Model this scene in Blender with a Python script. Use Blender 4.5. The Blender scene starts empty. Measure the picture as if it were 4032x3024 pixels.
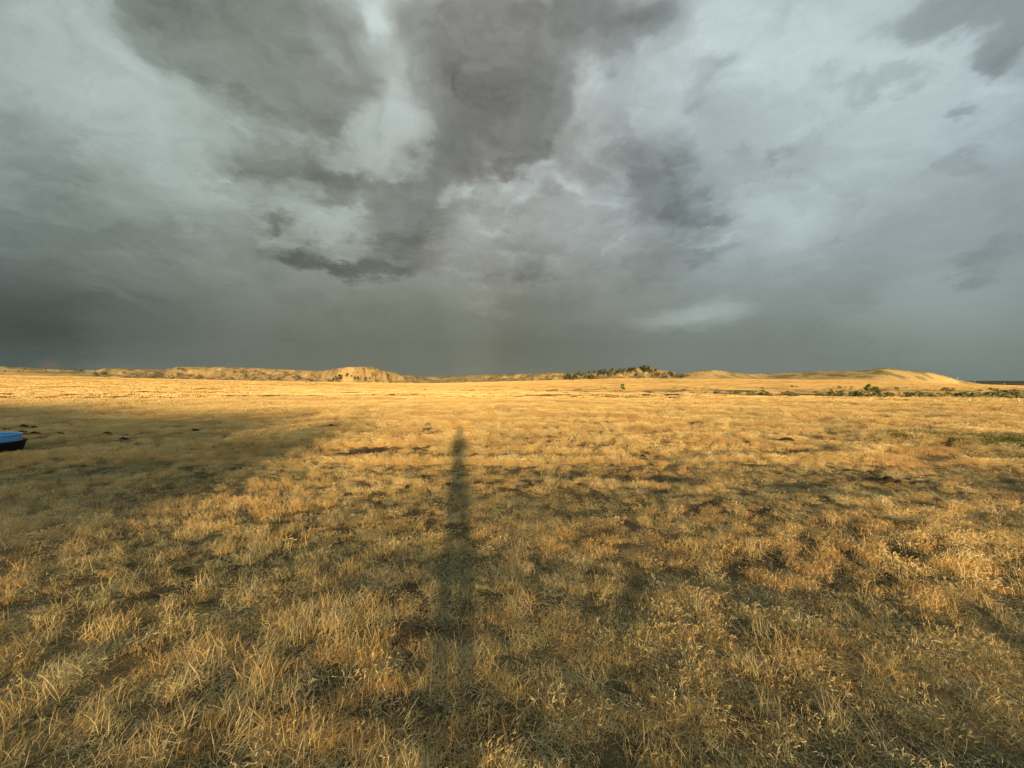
import bpy, math, random
import numpy as np
from mathutils import Vector, Matrix

# ------------------------------------------------------------------ camera, sky, sun
random.seed(7); RNG = np.random.default_rng(7)
scene = bpy.context.scene
COL = scene.collection
F = 1550.0; CX, CY = 2016.0, 1512.0          # photograph's focal length and centre in its own pixels
EYE = 1.65
cam = bpy.data.cameras.new('camera'); cam_o = bpy.data.objects.new('camera', cam); COL.objects.link(cam_o)
cam_o.location = (0, 0, EYE); cam_o.rotation_euler = (math.radians(90), 0, 0)
cam.sensor_width = 36; cam.lens = 36 * F / 4032; cam.clip_start = 0.05; cam.clip_end = 20000
scene.camera = cam_o
scene.view_settings.view_transform = 'Standard'; scene.view_settings.look = 'None'
scene.view_settings.exposure = 1.5; scene.view_settings.gamma = 1
scene.render.engine = 'CYCLES'
scene.cycles.use_denoising = True; scene.cycles.sample_clamp_indirect = 4.0; scene.cycles.use_adaptive_sampling = True; scene.cycles.adaptive_threshold = 0.02; scene.cycles.adaptive_min_samples = 6
scene.cycles.max_bounces = 5; scene.cycles.diffuse_bounces = 2; scene.cycles.transmission_bounces = 3

SUN_EL = math.radians(6.5); SUN_TX = 0.130     # the sun stands behind the camera, a little to the right
sx, sy = SUN_TX, -1.0; n_ = math.hypot(sx, sy); sx /= n_; sy /= n_
SUN_DIR = Vector((sx * math.cos(SUN_EL), sy * math.cos(SUN_EL), math.sin(SUN_EL)))
sun = bpy.data.lights.new('sun', 'SUN'); sun.energy = 3.9; sun.angle = math.radians(1.3); sun.color = (1.0, 0.735, 0.43)
sun_o = bpy.data.objects.new('sun', sun); COL.objects.link(sun_o)
sun_o.rotation_euler = SUN_DIR.to_track_quat('Z', 'Y').to_euler(); sun_o.location = (5, -40, 30)

SKY_S = 0.15
world = bpy.data.worlds.new('World'); scene.world = world; world.use_nodes = True
NT = world.node_tree; NT.nodes.clear()
def nd(tree, t, **kw):
    n = tree.nodes.new(t)
    for k, v in kw.items(): setattr(n, k, v)
    return n
def put(tree, sock, val):
    if hasattr(val, 'is_output'): tree.links.new(val, sock)
    elif val is not None: sock.default_value = val
def mth(tree, op, a, b=None, c=None, clamp=False):
    n = nd(tree, 'ShaderNodeMath', operation=op, use_clamp=clamp)
    put(tree, n.inputs[0], a); put(tree, n.inputs[1], b)
    if c is not None: put(tree, n.inputs[2], c)
    return n.outputs[0]
def vmth(tree, op, a, b=None, scale=None):
    n = nd(tree, 'ShaderNodeVectorMath', operation=op)
    put(tree, n.inputs[0], a)
    if b is not None: put(tree, n.inputs[1], b)
    if scale is not None: put(tree, n.inputs['Scale'], scale)
    return n.outputs[1] if op in ('DOT_PRODUCT', 'LENGTH') else n.outputs[0]
def noise(tree, vec, scale, detail=4, rough=0.5, dist=0.0):
    n = nd(tree, 'ShaderNodeTexNoise'); put(tree, n.inputs['Vector'], vec)
    n.inputs['Scale'].default_value = scale; n.inputs['Detail'].default_value = detail
    n.inputs['Roughness'].default_value = rough; n.inputs['Distortion'].default_value = dist
    return n.outputs[0], n.outputs[1]
def maprange(tree, v, a, b, c=0.0, d=1.0, smooth=False):
    n = nd(tree, 'ShaderNodeMapRange'); n.interpolation_type = 'SMOOTHSTEP' if smooth else 'LINEAR'
    put(tree, n.inputs[0], v)
    for i, q in enumerate((a, b, c, d)): put(tree, n.inputs[1 + i], q)
    return n.outputs[0]
def ramp(tree, fac, stops):
    n = nd(tree, 'ShaderNodeValToRGB'); put(tree, n.inputs[0], fac)
    e = n.color_ramp.elements
    while len(e) < len(stops): e.new(0.5)
    for i, (p, c) in enumerate(stops):
        e[i].position = p; e[i].color = (c[0], c[1], c[2], 1)
    return n.outputs[0]
def mixc(tree, fac, a, b, blend='MIX'):
    n = nd(tree, 'ShaderNodeMix', data_type='RGBA', blend_type=blend)
    put(tree, n.inputs[0], fac)
    for i, c in ((6, a), (7, b)):
        put(tree, n.inputs[i], c if hasattr(c, 'is_output') else (c[0], c[1], c[2], 1))
    return n.outputs[2]

def build_world():
    T = NT
    tc = nd(T, 'ShaderNodeTexCoord').outputs['Generated']
    sep = nd(T, 'ShaderNodeSeparateXYZ'); T.links.new(tc, sep.inputs[0])
    x, y, z = sep.outputs
    den = mth(T, 'MAXIMUM', mth(T, 'ADD', y, 1.0), 0.05)
    u = mth(T, 'MULTIPLY', mth(T, 'DIVIDE', x, den), 2.0)
    v = mth(T, 'MULTIPLY', mth(T, 'DIVIDE', z, den), 2.0)
    comb = nd(T, 'ShaderNodeCombineXYZ'); T.links.new(u, comb.inputs[0]); T.links.new(v, comb.inputs[1]); comb.inputs[2].default_value = 1.0
    uv = comb.outputs[0]
    # cloud-deck coordinates: flatten towards the horizon
    zz = mth(T, 'ADD', mth(T, 'MAXIMUM', z, 0.0), 0.22)
    cq = nd(T, 'ShaderNodeCombineXYZ')
    T.links.new(mth(T, 'DIVIDE', x, zz), cq.inputs[0]); T.links.new(mth(T, 'DIVIDE', y, zz), cq.inputs[1]); cq.inputs[2].default_value = 3.7
    q = cq.outputs[0]
    # domain warp
    w1 = noise(T, vmth(T, 'MULTIPLY', uv, (1.0, 1.25, 1.0)), 3.2, 3, 0.55)[1]
    w2 = noise(T, q, 3.0, 5, 0.68)[1]
    wv = vmth(T, 'ADD', vmth(T, 'SCALE', vmth(T, 'SUBTRACT', w1, (0.5, 0.5, 0.5)), scale=0.34),
              vmth(T, 'SCALE', vmth(T, 'SUBTRACT', w2, (0.5, 0.5, 0.5)), scale=0.20))
    wv = vmth(T, 'MULTIPLY', wv, (1, 1, 0))
    wuv = vmth(T, 'ADD', uv, wv)
    soft = vmth(T, 'ADD', uv, vmth(T, 'SCALE', wv, scale=0.35))
    def st(px, py):                              # pixel of the 2212-wide view -> direction -> stereographic plane
        d = Vector(((px / 2212 * 4032 - CX) / F, 1.0, (CY - py / 2212 * 4032) / F)).normalized()
        return Vector((2 * d.x / (1 + d.y), 2 * d.z / (1 + d.y)))
    def blob(coord, px, py, rx, ry, rot, amt):
        c = st(px, py); a = math.radians(rot)
        e1 = st(px + 20 * math.cos(a), py - 20 * math.sin(a)) - c
        e2 = st(px + 20 * math.sin(a), py + 20 * math.cos(a)) - c
        sa, sb = 20 / max(e1.length * rx, .04), 20 / max(e2.length * ry, .04)
        if abs(rot) < 9:
            m = nd(T, 'ShaderNodeVectorMath', operation='MULTIPLY_ADD'); T.links.new(coord, m.inputs[0])
            m.inputs[1].default_value = (sa, sb, 0); m.inputs[2].default_value = (-c.x * sa, -c.y * sb, 0)
            r2 = vmth(T, 'DOT_PRODUCT', m.outputs[0], m.outputs[0])
        else:                                    # coord.z is 1, so a dot product is an affine map
            t = math.atan2(e1.y, e1.x); ca, sn = math.cos(t), math.sin(t)
            p1 = vmth(T, 'DOT_PRODUCT', coord, (ca * sa, sn * sa, -(c.x * ca + c.y * sn) * sa))
            p2 = vmth(T, 'DOT_PRODUCT', coord, (-sn * sb, ca * sb, (c.x * sn - c.y * ca) * sb))
            r2 = mth(T, 'MULTIPLY_ADD', p1, p1, mth(T, 'MULTIPLY', p2, p2))
        f = mth(T, 'SUBTRACT', 1.0, r2, clamp=True)
        return mth(T, 'MULTIPLY', mth(T, 'MULTIPLY', f, f), amt)
    # grey level of the cloud cover: height above the horizon, then each cloud of the storm
    lev = ramp(T, maprange(T, v, 0.0, 1.0), [(0.0, (.455,) * 3), (0.10, (.47,) * 3), (0.28, (.575,) * 3), (0.50, (.67,) * 3), (0.75, (.70,) * 3), (1.0, (.70,) * 3)])
    DARK = [ # (x, y, rx, ry, rotation, amount)
        (560, 90, 340, 220, -8, -.30), (470, 200, 150, 90, -20, -.06), (700, 60, 160, 170, 0, -.06), (370, 40, 160, 120, -30, -.08),
        (1030, 90, 250, 210, 0, -.17), (1030, 260, 230, 220, 14, -.22), (950, 380, 120, 100, 10, -.15), (1110, 200, 140, 160, 0, -.05),
        (1290, 70, 260, 150, 0, -.15), (1420, 60, 130, 120, 0, -.05),
        (600, 350, 240, 90, -8, -.13), (760, 385, 170, 70, -12, -.09), (630, 462, 95, 40, -15, -.14),
        (640, 535, 160, 46, -6, -.11), (780, 560, 190, 50, -10, -.10), (870, 500, 120, 100, -20, -.10), (920, 590, 150, 50, 0, -.06), (1030, 480, 140, 40, 20, -.05),
        (1400, 430, 190, 120, 8, -.12), (1340, 330, 160, 120, 0, -.07), (1490, 450, 120, 70, 20, -.05),
        (1150, 570, 180, 70, 0, -.05), (1490, 575, 140, 60, 5, -.07), (1550, 255, 120, 45, 25, -.07), (1660, 320, 150, 45, 28, -.08), (1610, 170, 120, 50, 15, -.06),
        (1680, 385, 70, 20, 8, -.06), (1830, 190, 190, 45, 6, -.06), (1930, 160, 160, 40, 10, -.05), (2060, 235, 70, 30, 25, -.08),
        (2080, 30, 230, 110, -15, -.17), (2180, 90, 130, 70, 5, -.08), (2140, 505, 230, 60, 20, -.04), (2200, 540, 170, 40, 10, -.02), (2060, 390, 170, 50, 25, -.05),
        (1880, 595, 150, 60, 0, -.05), (840, 430, 160, 90, -20, -.09), (930, 500, 130, 80, -20, -.07), (560, 300, 200, 80, -15, -.05), (1120, 320, 120, 80, 0, -.06),
    ]
    SOFTB = [
        (80, 640, 560, 270, 0, -.115), (0, 700, 300, 200, 0, -.07), (180, 420, 420, 200, -20, -.05), (620, 710, 900, 250, 0, -.06), (1180, 700, 300, 200, 0, -.045),
        (1640, 100, 420, 330, -10, .10), (2000, 150, 420, 330, 0, .08), (1800, 380, 420, 260, 0, .045), (1640, 500, 300, 260, 0, .03), (1350, 250, 200, 200, 0, .05),
        (120, 130, 360, 280, 0, .015), (300, 330, 300, 160, -15, .025), (2050, 650, 420, 200, 0, .085), (1500, 692, 170, 40, -4, .14), (1640, 560, 300, 150, 0, .045),
        (240, 655, 110, 16, -25, .035), (1030, 720, 95, 190, 0, .03), (1950, 420, 350, 200, 0, .03),
    ]
    LIGHT = [
        (835, 20, 70, 80, 0, .13), (790, 150, 60, 120, 30, .05), (830, 290, 50, 90, 25, .05), (690, 120, 60, 60, 0, .07), (640, 265, 160, 55, -5, .03),
        (540, 262, 60, 35, 0, .06), (770, 290, 110, 60, 0, .015), (730, 525, 70, 22, 0, .10), (895, 355, 35, 40, 0, .10), (1170, 400, 130, 60, 10, .06), (1180, 368, 36, 22, 0, .08),
        (1080, 420, 90, 50, 0, .05), (1260, 420, 70, 50, 0, .05), (1250, 200, 70, 120, -20, .05), (1330, 280, 120, 80, 0, .05), (1130, 610, 150, 30, 0, .04), (1500, 540, 110, 22, 5, .05), (1330, 548, 35, 16, 0, .07), (2150, 155, 110, 40, 10, .06),
        (1095, 385, 34, 26, 0, .08), (1140, 430, 40, 24, 0, .07), (1010, 450, 44, 22, 0, .06), (1215, 405, 38, 26, 0, .07), (1250, 455, 46, 24, 0, .05), (960, 470, 40, 18, 0, .05), (1080, 520, 70, 22, 0, .05), (1300, 500, 40, 18, 0, .05), (1010, 600, 90, 22, 0, .04),
        (600, 500, 120, 40, -15, .04), (730, 465, 90, 40, 0, .04), (660, 480, 90, 16, -8, .04),
    ]
    tot = lev; dk = None
    for b in DARK:
        q_ = blob(wuv, *b[:5], -b[5]); dk = q_ if dk is None else mth(T, 'ADD', dk, q_)
    for co, lst in ((soft, SOFTB), (wuv, LIGHT)):
        for b in lst: tot = mth(T, 'ADD', tot, blob(co, *b))
    # fine structure of the deck, fading into the rain near the horizon
    d1 = noise(T, q, 1.1, 6, 0.6)[0]
    d2 = noise(T, vmth(T, 'ADD', uv, vmth(T, 'SCALE', wv, scale=0.8)), 5.0, 6, 0.66)[0]
    up = mth(T, 'MULTIPLY', maprange(T, v, 0.06, 0.40, 0.15, 1.0, True), maprange(T, u, 0.25, 0.9, 1.0, 0.55, True))
    edge = maprange(T, mth(T, 'ADD', dk, mth(T, 'MULTIPLY', mth(T, 'SUBTRACT', d2, 0.5), 0.30)), 0.015, 0.13, 0.0, 0.115, True)
    tot = mth(T, 'SUBTRACT', tot, mth(T, 'MULTIPLY_ADD', dk, 0.42, edge))
    det = mth(T, 'ADD', mth(T, 'MULTIPLY', mth(T, 'SUBTRACT', d1, 0.5), 0.20), mth(T, 'MULTIPLY', mth(T, 'SUBTRACT', d2, 0.5), 0.26))
    d3 = noise(T, vmth(T, 'ADD', vmth(T, 'MULTIPLY', uv, (1.0, 1.5, 1.0)), vmth(T, 'SCALE', wv, scale=0.9)), 6.5, 4, 0.55)[0]
    bil = mth(T, 'MULTIPLY', mth(T, 'SUBTRACT', mth(T, 'ABSOLUTE', mth(T, 'SUBTRACT', d3, 0.5)), 0.07), 0.24)
    tot = mth(T, 'ADD', tot, mth(T, 'MULTIPLY', mth(T, 'ADD', det, bil), up))
    # ragged scraps of lower cloud under the deck
    d4 = noise(T, vmth(T, 'ADD', q, vmth(T, 'SCALE', wv, scale=1.2)), 2.6, 6, 0.62)[0]
    scr = maprange(T, d4, 0.50, 0.60, 0.0, 0.048, True)
    lit = maprange(T, d4, 0.40, 0.49, 0.014, 0.0, True)
    tot = mth(T, 'ADD', tot, mth(T, 'MULTIPLY', mth(T, 'SUBTRACT', lit, scr), mth(T, 'MULTIPLY', maprange(T, v, 0.16, 0.36, 0.0, 1.0, True), maprange(T, u, 0.25, 0.9, 1.0, 0.5, True))))
    tot = mth(T, 'MULTIPLY_ADD', tot, 0.90, 0.066)
    g = mth(T, 'MINIMUM', mth(T, 'MAXIMUM', tot, 0.28), 0.82)
    lin = mth(T, 'POWER', g, 2.2)
    tint = ramp(T, maprange(T, mth(T, 'ADD', u, mth(T, 'MULTIPLY', mth(T, 'SUBTRACT', d2, 0.5), 0.3)), -1.2, 1.2),
                [(0.0, (.87, 1.04, 1.02)), (0.28, (.92, 1.045, .91)), (0.46, (1.0, 1.01, .93)), (0.56, (.97, 1.01, .97)), (0.70, (.87, 1.03, 1.07)), (1.0, (.83, 1.03, 1.12))])
    lowwarm = maprange(T, v, 0.04, 0.42, 1.0, 0.0, True)
    tint = mixc(T, mth(T, 'MULTIPLY', lowwarm, 0.95), tint, ramp(T, maprange(T, u, -1.1, 1.1), [(0.0, (.84, 1.06, .98)), (0.25, (.95, 1.04, .84)), (0.5, (.98, 1.03, .79)), (0.7, (.92, 1.05, .93)), (1.0, (.88, 1.06, .96))]))
    hi = maprange(T, g, 0.52, 0.80)
    tint = mixc(T, mth(T, 'MULTIPLY', hi, 0.6), tint, (0.87, 1.04, 1.05))
    cloud = mixc(T, 1.0, lin, tint, 'MULTIPLY')
    # the stub of rainbow low in the rain at the left
    bow = blob(uv, 108, 794, 34, 26, 0, 1.0)
    cloud = mixc(T, mth(T, 'MULTIPLY', bow, 0.16), cloud, (0.42, 0.22, 0.11))
    cloud = vmth(T, 'SCALE', cloud, scale=1.0 / SKY_S / 2 ** scene.view_settings.exposure)
    sky = nd(T, 'ShaderNodeTexSky', sky_type='NISHITA'); sky.sun_disc = False
    sky.sun_elevation = SUN_EL; sky.sun_rotation = math.atan2(SUN_DIR.x, SUN_DIR.y)
    sky.air_density = 1.0; sky.dust_density = 0.4; sky.ozone_density = 1.0
    # the storm fills the sky ahead and overhead; the sky is clear round the low sun
    clear = maprange(T, mth(T, 'ADD', y, mth(T, 'MULTIPLY', mth(T, 'SUBTRACT', d1, 0.5), 0.35)), 0.30, -0.25, 0.0, 1.0, True)
    mix = mixc(T, clear, cloud, sky.outputs[0])
    bg = nd(T, 'ShaderNodeBackground'); T.links.new(mix, bg.inputs[0]); bg.inputs[1].default_value = SKY_S
    out = nd(T, 'ShaderNodeOutputWorld'); T.links.new(bg.outputs[0], out.inputs[0])
    world.cycles.sampling_method = 'MANUAL'; world.cycles.sample_map_resolution = 256
build_world()

# ------------------------------------------------------------------ numeric helpers
_perm = np.random.default_rng(3).permutation(512).astype(np.int64)
_perm = np.concatenate([_perm, _perm])
_ga = np.random.default_rng(4).uniform(0, 2 * np.pi, 512)
def perlin(x, y, seed=0):
    x = np.asarray(x, float) + seed * 17.13; y = np.asarray(y, float) + seed * 5.71
    xi = np.floor(x).astype(np.int64); yi = np.floor(y).astype(np.int64)
    xf = x - xi; yf = y - yi
    def gr(ix, iy, fx, fy):
        h = _perm[(_perm[ix & 511] + iy) & 511]
        a = _ga[h]; return np.cos(a) * fx + np.sin(a) * fy
    u = xf * xf * xf * (xf * (xf * 6 - 15) + 10); v = yf * yf * yf * (yf * (yf * 6 - 15) + 10)
    a = gr(xi, yi, xf, yf); b = gr(xi + 1, yi, xf - 1, yf); c = gr(xi, yi + 1, xf, yf - 1); d = gr(xi + 1, yi + 1, xf - 1, yf - 1)
    return 1.4 * ((a * (1 - u) + b * u) * (1 - v) + (c * (1 - u) + d * u) * v)      # about -1..1
def fbm(x, y, oct=4, seed=0, gain=0.5):
    s = 0; a = 1.0; f = 1.0
    for i in range(oct):
        s = s + a * perlin(x * f, y * f, seed + i * 3); a *= gain; f *= 2.03
    return s
def sstep(a, b, x):
    t = np.clip((x - a) / (b - a), 0, 1); return t * t * (3 - 2 * t)
def px_s(x): return (np.asarray(x, float) - CX) / F

# ------------------------------------------------------------------ the land
# plain: for some bearings, distance -> ground height, from the bench by the camera over the draw to the foot of the hills
PL_X = [0, 1000, 1700, 2450, 3400, 4032]
PL_Y = [[25, 45, 70, 110, 180, 300, 480], [25, 45, 70, 110, 180, 300, 480], [25, 50, 80, 130, 200, 320, 560],
        [30, 68, 100, 190, 260, 340, 480], [25, 42, 70, 138, 210, 300, 450], [22, 40, 65, 130, 210, 320, 600]]
PL_Z = [[0, 0, .3, 1.5, 3.5, 7.5, 12.2], [0, 0, .1, .6, 1.8, 3.5, 5.4], [0, 0, -.2, -.5, -.6, .2, 2.4],
        [0, 0, -1.8, -2.6, -1.5, 1.0, 8.5], [0, -.05, -1.8, -3.0, -1.9, 0.0, 6.0], [0, -.1, -1.8, -3.2, -2.8, -1.5, -1.05]]
# skyline of the hills in the photograph (pixel column, pixel row) and the distance of each crest
SK_X = [0, 68, 181, 384, 407, 452, 565, 655, 696, 768, 904, 1000, 1090, 1271, 1316, 1371, 1470, 1502, 1560, 1579, 1633, 1646, 1746, 1814, 1904, 2000, 2113, 2149, 2190, 2235, 2294, 2362, 2420, 2461, 2497, 2533, 2551, 2579, 2619, 2646, 2660, 2678, 2746, 2805, 2836, 2881, 2940, 3000, 3117, 3261, 3397, 3467, 3499, 3583, 3653, 3723, 3765, 3821, 3863, 4032]
SK_Y = [1444, 1446, 1454, 1458, 1450, 1450, 1453, 1455, 1444, 1443.6, 1445, 1448, 1453, 1460, 1452, 1445, 1444, 1458.5, 1467, 1476.6, 1477.5, 1482, 1483, 1478, 1474, 1472, 1470, 1466, 1466.6, 1471, 1468, 1463, 1456, 1454, 1451, 1442, 1443, 1455, 1457.6, 1461, 1471, 1472, 1459, 1456.7, 1458.5, 1466.6, 1472, 1472, 1467, 1460, 1459, 1449, 1449, 1460, 1466, 1480.6, 1495.6, 1504, 1511, 1519]
CR_X = [0, 384, 420, 700, 1240, 1330, 1500, 1580, 1700, 2000, 2150, 2300, 2640, 2690, 2800, 2930, 3020, 3260, 3480, 3760, 3860, 4032]
CR_Y = [600, 600, 600, 640, 640, 560, 560, 610, 720, 720, 640, 610, 600, 545, 530, 560, 630, 620, 570, 540, 640, 800]
# how much bare clay shows (0 grass .. 1 badland) along the hills
RK_X = [0, 370, 420, 700, 1250, 1340, 1500, 1600, 1750, 2100, 2150, 2640, 2690, 2900, 3010, 3250, 3330, 3760, 4032]
RK_V = [.1, .15, .8, .95, .9, 1, .9, .6, .75, .8, 1, .9, .15, .15, .45, .4, .12, .08, 0]
def interp_s(s, xs, vs): return np.interp(s, px_s(xs), np.asarray(vs, float))
SHADE_BLUFF = (np.array([-1.6, -37.9]), np.array([-0.942, 0.335]))      # unseen bluff, added to cast shade on the left: its end and direction
HOLE = (-3.42, 9.55)
TUB_R = 0.78; TUB_D = 15.6; _an = math.atan((110 - CX) / F) - math.asin(TUB_R / TUB_D); TUB = (TUB_D * math.sin(_an), TUB_D * math.cos(_an))
def track_d(s): return interp_s(s, [-300, 400, 700, 1000, 1300], [44, 46, 54, 66, 74])
def height(X, Y, want=False):
    X = np.asarray(X, float); Y = np.asarray(Y, float)
    r = np.hypot(X, Y); ph = np.arctan2(X, Y); lim = math.atan(1.36)
    pc = np.clip(ph, -lim, lim); s = np.tan(pc); D = r * np.cos(pc)
    ls = [np.interp(s, px_s(PL_X), [row[k] for row in PL_Y]) for k in range(7)]
    zs = [np.interp(s, px_s(PL_X), [row[k] for row in PL_Z]) for k in range(7)]
    z = np.zeros_like(D); py, pz = np.zeros_like(D) + 1e-3, np.zeros_like(D)
    for k in range(7):
        t = np.clip((D - py) / (ls[k] - py), 0, 1); tt = 0.5 * t + 0.5 * (t * t * (3 - 2 * t))
        z = np.where(D >= py, pz + (zs[k] - pz) * tt, z); py, pz = ls[k], zs[k]
    zc = EYE + (CY - interp_s(s, SK_X, SK_Y)) / F * (Yc := interp_s(s, CR_X, CR_Y))
    rock = interp_s(s, RK_X, RK_V)
    gul = np.abs(perlin(X / 17 + Y / 60, Y / 45, 1)) * 0.75 + np.abs(perlin(X / 9 - Y / 40, Y / 16, 2)) * 0.4
    foot = py + (Yc - py) * (0.10 + 0.35 * rock * np.clip(0.6 + 0.6 * perlin(X / 60, Y / 300, 5), 0, 1))
    spur = 1 - np.abs(perlin(X / 27 + 0.25 * perlin(X / 12, Y / 20, 6) + Y / 130, Y / 90, 7)) * 1.9; spur = spur + 0.22 * (1 - 2 * np.abs(perlin(X / 9 + Y / 40, Y / 30, 11)))
    Ds = D + rock * 20 * (spur - 0.85) * sstep(0, .25, (D - py) / (Yc - py)) * (1 - sstep(.78, .97, (D - py) / (Yc - py)))
    t = np.clip((Ds - foot) / (Yc - foot), 0, 1)
    t = np.where(D >= Yc, 1.0, t)
    gsm = t * t * (3 - 2 * t)
    gcl = np.clip(0.72 * t + 0.36 * sstep(0.45, 0.97, t) - 0.08 * t * t, 0, 1)
    g = gsm * (1 - rock) + gcl * rock
    g = g - rock * 0.45 * np.clip(gul, 0, 1) * np.sin(np.pi * np.clip(t, 0, 1)) ** 0.8 * (t < 1)
    g = g - (1 - rock) * 0.10 * np.abs(perlin(X / 40, Y / 80, 8)) * np.sin(np.pi * t)
    zh = pz + (zc - pz) * g + rock * (2.2 * perlin(X / 13, Y / 15, 15) + 1.0 * perlin(X / 5, Y / 7, 16)) * np.sin(np.pi * t)
    z = np.where(D > py, zh, z)
    zb = zc - 0.05 * (D - Yc); z = np.where(D > Yc, np.maximum(zb, -6), z)
    # behind the camera the plain goes on level
    back = sstep(math.radians(62), math.radians(100), np.abs(ph))
    z = z * (1 - back) + back * 0.25 * perlin(X / 60, Y / 60, 9) * sstep(20, 80, r)
    # unseen bluff added behind the camera, shaped to throw the left-hand shade
    a = (X - SHADE_BLUFF[0][0]) * SHADE_BLUFF[1][0] + (Y - SHADE_BLUFF[0][1]) * SHADE_BLUFF[1][1]
    b = -(X - SHADE_BLUFF[0][0]) * SHADE_BLUFF[1][1] + (Y - SHADE_BLUFF[0][1]) * SHADE_BLUFF[1][0]
    H = 6.75 * sstep(-0.9, 1.3, a + 0.5 * perlin(b / 3, a / 5, 12)) * (1 - sstep(60, 75, a)) + 0.10 * perlin(a / 3, b / 3, 13) * (a > 2)
    z = z + H * np.clip(1 - (np.abs(b) / 9) ** 1.5, 0, 1) * (np.abs(b) < 9)
    # relief of the bench: long low swells across the light, hummocks, cattle trails
    near = 1 - sstep(70, 160, D)
    rt = sstep(-1.5, 3, X)
    z = z + near * ((0.045 + 0.10 * rt) * perlin(X / 4.6 + 0.25 * Y, Y / 1.55, 20) + 0.05 * perlin(X / 2.3, Y / 1.3, 21) + 0.036 * perlin(X / 0.6, Y / 0.5, 22) + 0.014 * perlin(X / .22, Y / .2, 25)) * sstep(0.4, 2.5, r)
    z = z + 0.32 * perlin(X / 21, Y / 8, 23) * sstep(14, 40, r) * (1 - sstep(260, 420, D))
    z = z + 0.5 * perlin(X / 45, Y / 20, 24) * sstep(70, 160, D) * (1 - sstep(330, 460, D))
    # eroded banks of the draw
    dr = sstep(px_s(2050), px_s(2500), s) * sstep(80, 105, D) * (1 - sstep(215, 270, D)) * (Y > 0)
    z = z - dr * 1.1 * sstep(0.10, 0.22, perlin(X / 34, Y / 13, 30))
    # burrow and two-track
    hd = np.hypot((X - HOLE[0]) / 0.68, (Y - HOLE[1]) / 0.75) + 0.7 * perlin(X / .45, Y / .45, 14)
    z = z - 0.10 * (1 - sstep(0.4, 1.1, hd)) + 0.07 * np.exp(-(((X - HOLE[0]) / .75) ** 2 + ((Y - HOLE[1] - .6) / .3) ** 2))
    td = D - track_d(s) + 0.5 * perlin(X / 6, Y / 6, 41); tk = (np.abs(td) < 8) * (s < px_s(1330)) * (Y > 0)
    tw = np.minimum(np.abs(td - 1.9), np.abs(td + 1.6)) / np.clip(0.9 + 0.7 * perlin(X / 5, Y / 9, 42), .3, 2)
    z = z - tk * 0.16 * np.exp(-tw ** 2)
    if not want: return z
    hill = np.where(D > py, t, 0.0); hillf = np.where(Y > 0, hill, 0) * (1 - back)
    rk = rock * sstep(0.02, 0.22, hillf) * (D <= Yc + 6)
    rk = rk * np.clip(0.8 + 0.9 * perlin(X / 22, Y / 30, 31) + 0.5 * perlin(X / 7, Y / 12, 32), 0, 1)
    soil_shade = np.clip((1 - sstep(0.6, 1.15, hd)) + tk * 0.85 * np.exp(-tw ** 2), 0, 1)
    soil_shade = np.maximum(soil_shade, dr * sstep(0.03, 0.10, perlin(X / 34, Y / 13, 30)) * (1 - sstep(0.24, 0.34, perlin(X / 34, Y / 13, 30))))  # bare soil of the draw banks, with bank shadows painted in as dark streaks
    grn = dr * .85 * sstep(-0.1, 0.3, perlin(X / 15, Y / 9, 33))
    grn = np.maximum(grn, sstep(0.05, 0.5, hillf) * (hillf < 1) * (1 - .3 * rock) * (0.36 + 0.64 * sstep(0.0 + .10 * rock, 0.26, perlin(X / 30, Y / 22, 34) + 0.5 * perlin(X / 8 + Y / 15, Y / 20, 35))))
    gveg = rk * sstep(0.36, 0.08, gul) * sstep(-.1, .35, perlin(X / 26, Y / 40, 36)) * (hillf < .97)
    rk = rk * (1 - gveg); grn = np.maximum(grn, gveg)
    if want == 3: return z, rk, soil_shade, np.clip(grn, 0, 1), hillf
    if want == 2: return z, rk, soil_shade, np.clip(grn, 0, 1), sstep(60, 160, D)
    return z, rk, soil_shade, np.clip(grn, 0, 1)
def h1(x, y): return float(height(np.array([x]), np.array([y]))[0])
_Ys = np.exp(np.linspace(math.log(1.2), math.log(760), 2600))
def at(px, py):
    """ground point that the photograph shows at a pixel"""
    s = (px - CX) / F; zz = height(s * _Ys, _Ys)
    rows = CY - (zz - EYE) / _Ys * F
    i = np.argmax(rows <= py)
    if rows[i] > py: i = np.argmin(np.abs(rows - py))
    return Vector((s * _Ys[i], _Ys[i], zz[i]))

def bearing(px, Y):
    x = (px - CX) / F * Y; return Vector((x, Y, h1(x, Y)))

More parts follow.
